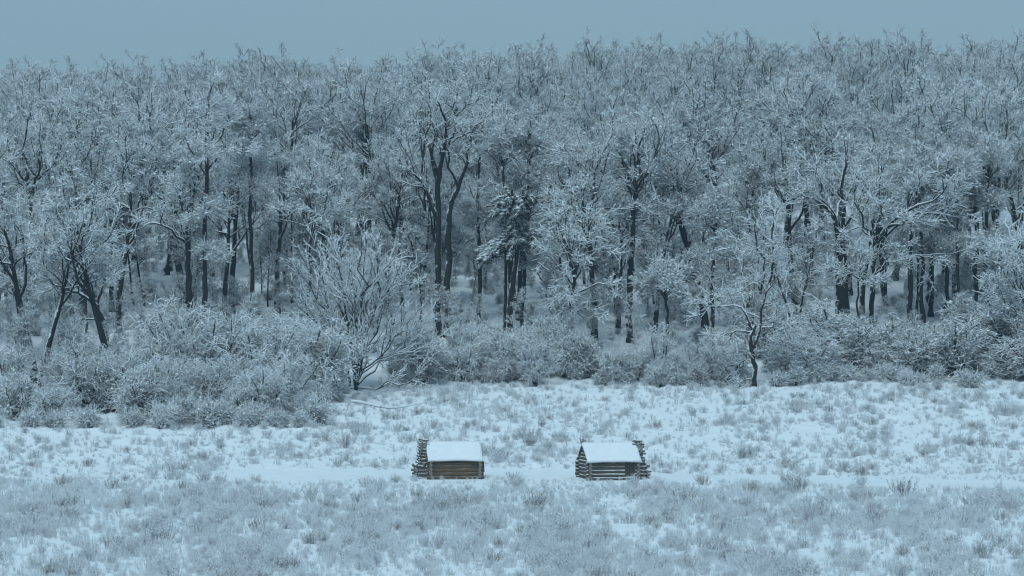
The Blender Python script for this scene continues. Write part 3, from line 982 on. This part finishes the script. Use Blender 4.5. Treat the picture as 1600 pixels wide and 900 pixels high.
rf = np.random.default_rng(77)
n_ind = 0
TREES = []
MARKS = [(30, 'dark tree at the left edge'), (160, 'leaning dark tree'), (296, 'arching oak'), (393, 'slender trunk beyond the arching oak'), (485, 'white forked sapling'), (590, 'fan-shaped white tree'),
         (692, 'twin-trunk oak'), (803, 'snow-laden pine'), (897, 'round-headed white tree'), (988, 'straight-trunk oak'), (1070, 'low umbrella-crowned tree'), (1178, 'gnarled tree'), (1245, 'gap beside the gnarled tree'),
         (1314, 'thick-trunk oak'), (1370, 'sweeping-limb tree'), (1460, 'row of dark trunks'), (1560, 'white tree at the right edge')]


def mark_of(x, y):
    px = 800 + F * x / y
    return min(MARKS, key=lambda m_: abs(m_[0] - px))[1]


def rank_labels(objs, phrase):
    by = {}
    for o in objs:
        by.setdefault(mark_of(o.location.x, o.location.y), []).append(o)
    for mk, lst in by.items():
        for n_, o in enumerate(sorted(lst, key=lambda o: o.location.y)):
            o['label'] = phrase(o, ORD[n_], mk)


for y0, y1, cnt, dmin in ((352, 388, 4, 4.2), (392, 412, 9, 4.6), (410, 450, 70, 5.0), (450, 500, 74, 5.6), (500, 600, 112, 6.6)):
    got = tries = 0
    while got < cnt and tries < 6000:
        tries += 1
        y = rf.uniform(y0, y1)
        x = rf.uniform(-1, 1) * (y * 800 / F + 7)
        if y < tree_line(x) + 13 or not try_spot(x, y, dmin, 3.4):
            continue
        got += 1
        TREES.append((x, y))
BIG, YOUNG = [], []
for x, y in TREES:
    z = float(height(x, y))
    if y < 408:
        ms = mid[rf.integers(3)] if rf.uniform() < .25 else tall[rf.integers(5)]
        lb, gr = 'snow-covered bare tree in the front row of the forest between its larger oaks', 'smaller trees along the forest front'
    elif y < 470:
        ms = tall[rf.integers(5)] if rf.uniform() < .85 else mid[rf.integers(3)]
        lb, gr = 'frosted bare tree on the lower slope behind the front trunks', 'trees on the lower wooded slope'
    elif y < 525:
        ms = tall[rf.integers(5)] if rf.uniform() < .4 and y < 495 else far[rf.integers(4)]
        lb, gr = 'frosted grey tree crown halfway up the wooded hillside', 'trees halfway up the hillside'
    else:
        ms = far[rf.integers(4)]
        lb, gr = 'hazy bare tree on the ridge with its crown against the sky', 'trees along the ridge'
    s = rf.uniform(.78, 1.12) if y < 450 else rf.uniform(.78, .95) if y < 500 else rf.uniform(.86, 1.02)
    ob = put('bare_tree', ms, (x, y, z), rf.uniform(0, 6.28), s, lb, 'tree', gr, sz=s * rf.uniform(.92, 1.06))
    BIG.append(ob)
    ob.rotation_euler = (rf.normal(0, .045), rf.normal(0, .045), ob.rotation_euler[2])

# young slim trees between the big trunks
slim = []
for k in range(4):
    rng = np.random.default_rng(450 + k)
    Hs = 10 + 1.2 * k
    T = walk((0, 0, -.4), (rng.normal(0, .06), rng.normal(0, .06), 1), Hs, 12, rng, .06, .03)[None]
    rt = np.linspace(.17, .04, 12)[None]
    P1, r1 = grow(T, rt, 18, rng, (.42, 1.), (45, 80), (.22, .34), 6, .2, .04, .6, .5, .8, .06, .55)
    slim.append(tree_meshes('slim%d' % k, [(T, rt, 6)], (P1, np.maximum(r1, .035)), rng, 'twig', .15, False, l2n=4, l3n=4, l4n=3, twr=.028, twl=(.35, .8), up=.03, c3snow=.035))
got = tries = 0
while got < 90 and tries < 9000:
    tries += 1
    y = 388 + 90 * rf.uniform() ** 1.3
    x = rf.uniform(-1, 1) * (y * 800 / F + 4)
    if y < 398 and (-14 < x < 4 or 20 < x < 26) or not try_spot(x, y, 2.3, 1.6):
        continue
    got += 1
    s = rf.uniform(.6, 1.1)
    YOUNG.append(put('young_tree', slim[rf.integers(4)], (x, y, float(height(x, y))), rf.uniform(0, 6.28), s, 'slim frosted young tree standing between the big dark trunks', 'young tree', 'young trees between the trunks'))

rank_labels(BIG, lambda o, n_, mk: ('snow-covered bare tree' if o.location.y < 408 else 'frosted bare tree' if o.location.y < 525 else 'hazy ridge tree') + ', ' + n_ + ' back up the slope behind the ' + mk)
rank_labels(YOUNG, lambda o, n_, mk: 'slim young tree, ' + n_ + ' back among the trunks behind the ' + mk)

# ------------------------------------------------------------------ thicket shrubs
droopy = [shrub_meshes('droopy%d' % k, 4.6 + .5 * k, 2.8, 500 + k, 'twig_white', 13, .10, 1., .030, 5, .15) for k in range(3)]
dense = [shrub_meshes('dense%d' % k, 3.2 + .3 * k, 2.2, 520 + k, 'shrub', 15, .03, .8, .03, 4, .15) for k in range(3)]
layer = [shrub_meshes('layer%d' % k, 3.8 + .4 * k, 2.4, 540 + k, 'shrub', 13, .02, .35, .034, 4, .3) for k in range(3)]
low = [shrub_meshes('low%d' % k, 1.5 + .2 * k, 1.1, 560 + k, 'twig_white', 9, .0, 1., .028, 3, .35) for k in range(3)]


def thicket(n, x0, x1, depth, var, label, group, seed, smin=.8, smax=1.2, name='snowy_shrub', front=0.):
    rng = np.random.default_rng(seed)
    obs = []
    for k in range(n):
        X = x0 + (x1 - x0) * (k + rng.uniform(0, 1)) / n
        Y = float(tree_line(X)) + front + depth * rng.uniform(0, 1)
        obs.append(put(name, var[rng.integers(len(var))], (X, Y, float(height(X, Y)) - .1), rng.uniform(0, 6.28), rng.uniform(smin, smax), label, 'shrub', group, ('stems', 'twigs')))
    for n_, o in enumerate(sorted(obs, key=lambda o: o.location.x / o.location.y)):
        o['label'] = ORD[n_] + ' from the left, ' + label


thicket(20, -50, -22, 22, dense, 'dark twiggy shrub in the far left brush', 'brush at the far left', 1, 1.0, 1.6)
thicket(9, -50, -24, 4, low, 'low frosted bush at the foot of the far left brush', 'low bushes at the far left', 2, .4, 1.3, front=-3)
thicket(18, -34, -18.2, 12, droopy, 'drooping white shrub of the thicket beside the fan-shaped tree', 'pale thicket left of the fan-shaped tree', 3, .5, 1.3)
thicket(13, -33, -18.0, 9, droopy, 'tall drooping shrub at the back of the pale thicket', 'tall shrubs at the back of the pale thicket', 13, 1.35, 1.9, front=15)
thicket(13, -31, -17.2, 6, low, 'low white bush in front of the pale drooping thicket', 'low bushes before the pale thicket', 4, .4, 1.4, front=-3.5)
thicket(27, -12.6, 8, 12, dense, 'snow-dusted shrub in the centre thicket below the pine', 'dark shrubs below the pine', 5, .55, 1.45)
thicket(8, -4, 20, 9, droopy, 'pale drooping shrub between the pine and the gnarled tree', 'pale shrubs before the gnarled tree', 6, .6, .9)
thicket(12, 8, 23, 7, dense, 'grey frosted bush at the field edge left of the gnarled tree', 'grey bushes left of the gnarled tree', 7, .7, 1.0)
thicket(30, 25.5, 53, 13, layer, 'flat-tiered snowy shrub right of the gnarled tree', 'tiered shrubs right of the gnarled tree', 8, .7, 1.75, front=2)
thicket(16, 25, 46, 6, low, 'knee-high frosted bush in front of the tiered shrubs', 'low bushes before the tiered shrubs', 9, .45, 1.2, front=-3)
thicket(10, -13.5, 24, 4, low, 'knee-high white bush at the foot of the centre thicket', 'low bushes at the centre field edge', 10, .7, 1.1, front=-1)


# ------------------------------------------------------------------ scattered stuff (geometry-node instances of a few meshes)
def scatter(name, meshes, pts, rot, scl, idx, label):
    src = bpy.data.collections.new(name + '_source')
    for k, me in enumerate(meshes):
        src.objects.link(bpy.data.objects.new('%s_piece_%02d' % (name, k), me))
    me = bpy.data.meshes.new(name)
    me.vertices.add(len(pts))
    me.vertices.foreach_set('co', np.asarray(pts, np.float32).ravel())
    for an, typ, dat, key in (('rot', 'FLOAT_VECTOR', rot, 'vector'), ('scl', 'FLOAT', scl, 'value'), ('idx', 'INT', idx, 'value')):
        at_ = me.attributes.new(an, typ, 'POINT')
        at_.data.foreach_set(key, np.asarray(dat, np.int32 if typ == 'INT' else np.float32).ravel())
    o = link(name, me)
    ng = bpy.data.node_groups.new(name, 'GeometryNodeTree')
    ng.interface.new_socket('Geometry', in_out='INPUT', socket_type='NodeSocketGeometry')
    ng.interface.new_socket('Geometry', in_out='OUTPUT', socket_type='NodeSocketGeometry')
    gi, go = ng.nodes.new('NodeGroupInput'), ng.nodes.new('NodeGroupOutput')
    ci = ng.nodes.new('GeometryNodeCollectionInfo')
    ci.inputs[0].default_value = src
    ci.inputs['Separate Children'].default_value = True
    ci.inputs['Reset Children'].default_value = True
    ip = ng.nodes.new('GeometryNodeInstanceOnPoints')
    ip.inputs['Pick Instance'].default_value = True

    def attr(an, typ):
        n = ng.nodes.new('GeometryNodeInputNamedAttribute')
        n.data_type = typ
        n.inputs[0].default_value = an
        return n.outputs[0]
    ng.links.new(gi.outputs[0], ip.inputs['Points'])
    ng.links.new(ci.outputs[0], ip.inputs['Instance'])
    ng.links.new(attr('idx', 'INT'), ip.inputs['Instance Index'])
    ng.links.new(attr('rot', 'FLOAT_VECTOR'), ip.inputs['Rotation'])
    ng.links.new(attr('scl', 'FLOAT'), ip.inputs['Scale'])
    ng.links.new(ip.outputs[0], go.inputs[0])
    md = o.modifiers.new('scatter', 'NODES')
    md.node_group = ng
    tag(o, label, None, None, 'stuff')
    return o


def weed_mesh(name, seed, ns, H, W, twigs=6, rad=.011, lean=.3, mat='weed'):
    rng = np.random.default_rng(seed)
    P = []
    for k in range(ns):
        a, d = rng.uniform(0, 6.28), rng.uniform(0, W) ** .8
        P.append(walk((math.cos(a) * d * .5, math.sin(a) * d * .5, -.05), (math.cos(a) * lean * d + rng.normal(0, .12), math.sin(a) * lean * d + rng.normal(0, .12), 1), H * rng.uniform(.45, 1.0), 5, rng, .10, .0))
    P = np.array(P)
    r = np.tile(np.linspace(rad, rad * .6, 5), (ns, 1))
    parts = [tubes(P, r, 3, rng.uniform(0, 2.1, ns)) + (0,)]
    if twigs:
        C, rc = grow(P, r, twigs, rng, (.35, 1.), (25, 60), (.16, .32), 3, .15, .05, .9, .6, .08)
        parts.append(tubes(C, np.maximum(rc, rad * .7), 3, rng.uniform(0, 2.1, len(C))) + (0,))
        s = rng.uniform(size=len(C)) < .28
        parts.append(puffs(C[s, -1], rng.uniform(rad * 1.8, rad * 5.0, s.sum()), rng, .8) + (1,))
    me = mesh(name, parts, [M[mat], M['snow']])
    me.calc_loop_triangles()
    TRI[0] += len(me.loop_triangles)
    return me


WEED = [weed_mesh('weed%d' % k, 600 + k, 10 + 2 * k, .95 + .1 * (k % 3), .75, 6, .015, .35) for k in range(6)]
GRASS = [weed_mesh('grass%d' % k, 640 + k, 26, .42 + .08 * k, .5, 1, .013, .8) for k in range(3)]
TUFT = [weed_mesh('tuft%d' % k, 660 + k, 16, .38 + .1 * k, .35, 2, .013, .8, 'shrub') for k in range(3)]
CLUMP = [weed_mesh('clump%d' % k, 700 + k, 44 + 4 * k, 1.25 + .12 * k, 1.0, 9, .015, .5, 'weed_dark' if k % 2 else 'weed') for k in range(4)]
rw = np.random.default_rng(99)


def hut_clear(X, Y):
    ok = np.ones(len(X), bool)
    for (hx, hy, a) in HUTS:
        ok &= ~((np.abs(X - hx) < 3.6) & (np.abs(Y - hy) < 2.5))
    return ok


# foreground: dense frosted weeds with clearings
N = 18000
Y = 186 + (300 - 186) * rw.uniform(0, 1, N) ** .95
X = rw.uniform(-1, 1, N) * (Y * 800 / F + 3)
den = fbm(X * .42, Y * .045, 51, 3)
keep = (rw.uniform(0, 1, N) < np.clip((den - .12) * 2.2, .55, 1)) & (path_mask(X, Y) < .25) & hut_clear(X, Y)
X, Y, den = X[keep], Y[keep], den[keep]
N = len(X)
sc_ = (.25 + .55 * np.clip(den, 0, 1)) * rw.uniform(.55, 1.2, N) * (1 - .45 * sstep(278, 296, Y)) * np.where(rw.uniform(size=N) < .06, 1.7, 1)
kind_ = np.where(rw.uniform(size=N) < .30, 6 + rw.integers(0, 3, N), rw.integers(0, 6, N))
big_ = rw.uniform(size=N) < (.035 + .06 * sstep(.5, .7, den)) * (1 - .7 * sstep(270, 290, Y))
kind_ = np.where(big_, 9 + rw.integers(0, 4, N), kind_)
sc_ = np.where(big_, rw.uniform(.35, .75, N), sc_)
scatter('frosted_weeds', WEED + GRASS + CLUMP, np.stack([X, Y, height(X, Y)], -1), np.stack([rw.normal(0, .08, N), rw.normal(0, .08, N), rw.uniform(0, 6.28, N)], -1), sc_, kind_,
        'dense frosted weeds covering the field in front of the huts')
# weeds along the foot of the hut walls
hp = np.concatenate([np.stack([hx + np.array([-2.9, -2.4, -1.7, -.9, .1, 1.0, 1.6, 2.0, 2.7]) + rw.normal(0, .15, 9), np.full(9, hy - 2.75) + rw.normal(0, .3, 9) + np.linspace(-.2, .3, 9)], -1) for hx, hy, a_ in HUTS])
scatter('wall_foot_weeds', WEED, np.stack([hp[:, 0], hp[:, 1], height(hp[:, 0], hp[:, 1])], -1), np.stack([hp[:, 0] * 0, hp[:, 0] * 0, rw.uniform(0, 6, len(hp))], -1), rw.uniform(.2, .42, len(hp)), rw.integers(0, 6, len(hp)),
        'frosted weeds along the foot of the hut walls')
# upper field: sparse tufts poking through the snow
N = 17000
Y = rw.uniform(303, 382, N)
X = rw.uniform(-1, 1, N) * (Y * 800 / F + 3)
den = fbm(X * .30, Y * .09, 71, 3)
keep = (rw.uniform(0, 1, N) < np.clip((den - .22) * 2.2, .3, .95)) & (path_mask(X, Y) < .2) & hut_clear(X, Y) & (Y < tree_line(X) + 3)
X, Y, den = X[keep], Y[keep], den[keep]
N = len(X)
kind_ = np.where(rw.uniform(size=N) < .55, 9 + rw.integers(0, 3, N), np.where(rw.uniform(size=N) < .5, rw.integers(0, 6, N), 6 + rw.integers(0, 3, N)))
big_ = rw.uniform(size=N) < .05
kind_ = np.where(big_, 12 + rw.integers(0, 4, N), kind_)
scatter('field_tufts', WEED + GRASS + TUFT + CLUMP, np.stack([X, Y, height(X, Y)], -1), np.stack([rw.normal(0, .1, N), rw.normal(0, .1, N), rw.uniform(0, 6.28, N)], -1), np.where(big_, rw.uniform(.35, .65, N), rw.uniform(.25, .8, N)), kind_,
        'sparse grass tufts poking through the snow between the path and the forest')
# undergrowth on the wooded slope
N = 2300
Y = 350 + 190 * rw.uniform(0, 1, N)
X = rw.uniform(-1, 1, N) * (Y * 800 / F + 5)
keep = Y > tree_line(X) + 10
X, Y = X[keep], Y[keep]
N = len(X)
scatter('undergrowth', [m_[1] for m_ in slim + dense[:2] + low], np.stack([X, Y, height(X, Y) - .1], -1), np.stack([X * 0, X * 0, rw.uniform(0, 6.28, N)], -1), np.where(rw.uniform(size=N) < .6, rw.uniform(.2, .42, N), rw.uniform(.3, .6, N)), np.where(rw.uniform(size=N) < .75, rw.integers(0, 4, N), rw.integers(4, 9, N)),
        'snowy undergrowth between the trunks on the wooded slope')

# the wood going on over the ridge
N = 170
Y = rw.uniform(575, 650, N)
X = rw.uniform(-1, 1, N) * (Y * 800 / F + 8)
scatter('ridge_forest', [m_[1] for m_ in far], np.stack([X, Y, height(X, Y)], -1), np.stack([X * 0, X * 0, rw.uniform(0, 6.28, N)], -1), rw.uniform(.85, 1.0, N), rw.integers(0, 4, N),
        'hazy mass of bare wood beyond the ridge')

# ------------------------------------------------------------------ taller weed clumps that stand out of the field
clumps = [
    (588, 772, 1.1, 'frosted weed clump standing in the gap left of the left hut path'),
    (690, 800, 1.2, 'tall weed clump directly below the stick chimney of the left hut'),
    (505, 690, .8, 'weed clump on the snow between the pale thicket and the left hut'),
    (540, 700, 1.0, 'rounded grass clump on the slope left of the left hut'),
    (640, 690, .7, 'small weed clump just above the left hut chimney'),
    (828, 690, 1.1, 'rounded weed clump on the slope between the two huts'),
    (775, 722, 1.0, 'weed clump beside the right end of the left hut'),
    (1265, 820, 1.4, 'tall dense weed clump in the lower right field'),
    (1245, 770, 1.0, 'upright weed clump below the path right of the huts'),
    (1410, 775, 1.1, 'dark weed clump at the near path edge on the right'),
    (1530, 800, 1.4, 'large brownish weed clump near the right picture edge'),
    (1582, 800, 1.0, 'darkest weed clump at the right picture edge below the path'),
    (1570, 650, 1.0, 'tawny grass clump under the tiered shrubs at right'),
    (1160, 715, .9, 'weed clump on the slope right of the right hut'),
    (1065, 790, 1.2, 'arching weed clump below the right hut chimney'),
    (905, 795, 1.0, 'weed clump below the left corner of the right hut'),
    (835, 800, 1.0, 'bushy weed clump below the path between the huts'),
    (250, 850, 1.2, 'dark weed clump in the lower left field'),
]
for x, y, s, lb in clumps:
    # the depth at which the ground is seen at this pixel
    yy = np.linspace(190, 380, 800)
    sy = 450 + F * (CAM_Z - height((x - 800) / F * yy, yy)) / yy
    Y = float(yy[np.argmin(np.abs(sy - y))])
    o = link('weed_clump', CLUMP[int(R.integers(4))], loc=ground_at(x, Y), rz=R.uniform(0, 6.28))
    o.scale = (s, s, s)
    tag(o, lb, 'weeds', 'weed clumps standing out of the field')

# ------------------------------------------------------------------ haze
hm = bpy.data.materials.new('haze')
hm.use_nodes = True
hm.node_tree.nodes.clear()
ho = hm.node_tree.nodes.new('ShaderNodeOutputMaterial')
hv = hm.node_tree.nodes.new('ShaderNodeVolumePrincipled')
hv.inputs['Color'].default_value = (.55, .86, 1, 1)
hv.inputs['Density'].default_value = HAZE_DENSITY
hv.inputs['Anisotropy'].default_value = .0
hm.node_tree.links.new(hv.outputs[0], ho.inputs['Volume'])
v, f = box(-450, 450, -80, 1520, -3, 75)
tag(link('haze', mesh('haze', [(v, f, 0)], [hm], False)), kind='stuff')
print('TREE/SHRUB/WEED TRIANGLES', TRI[0])
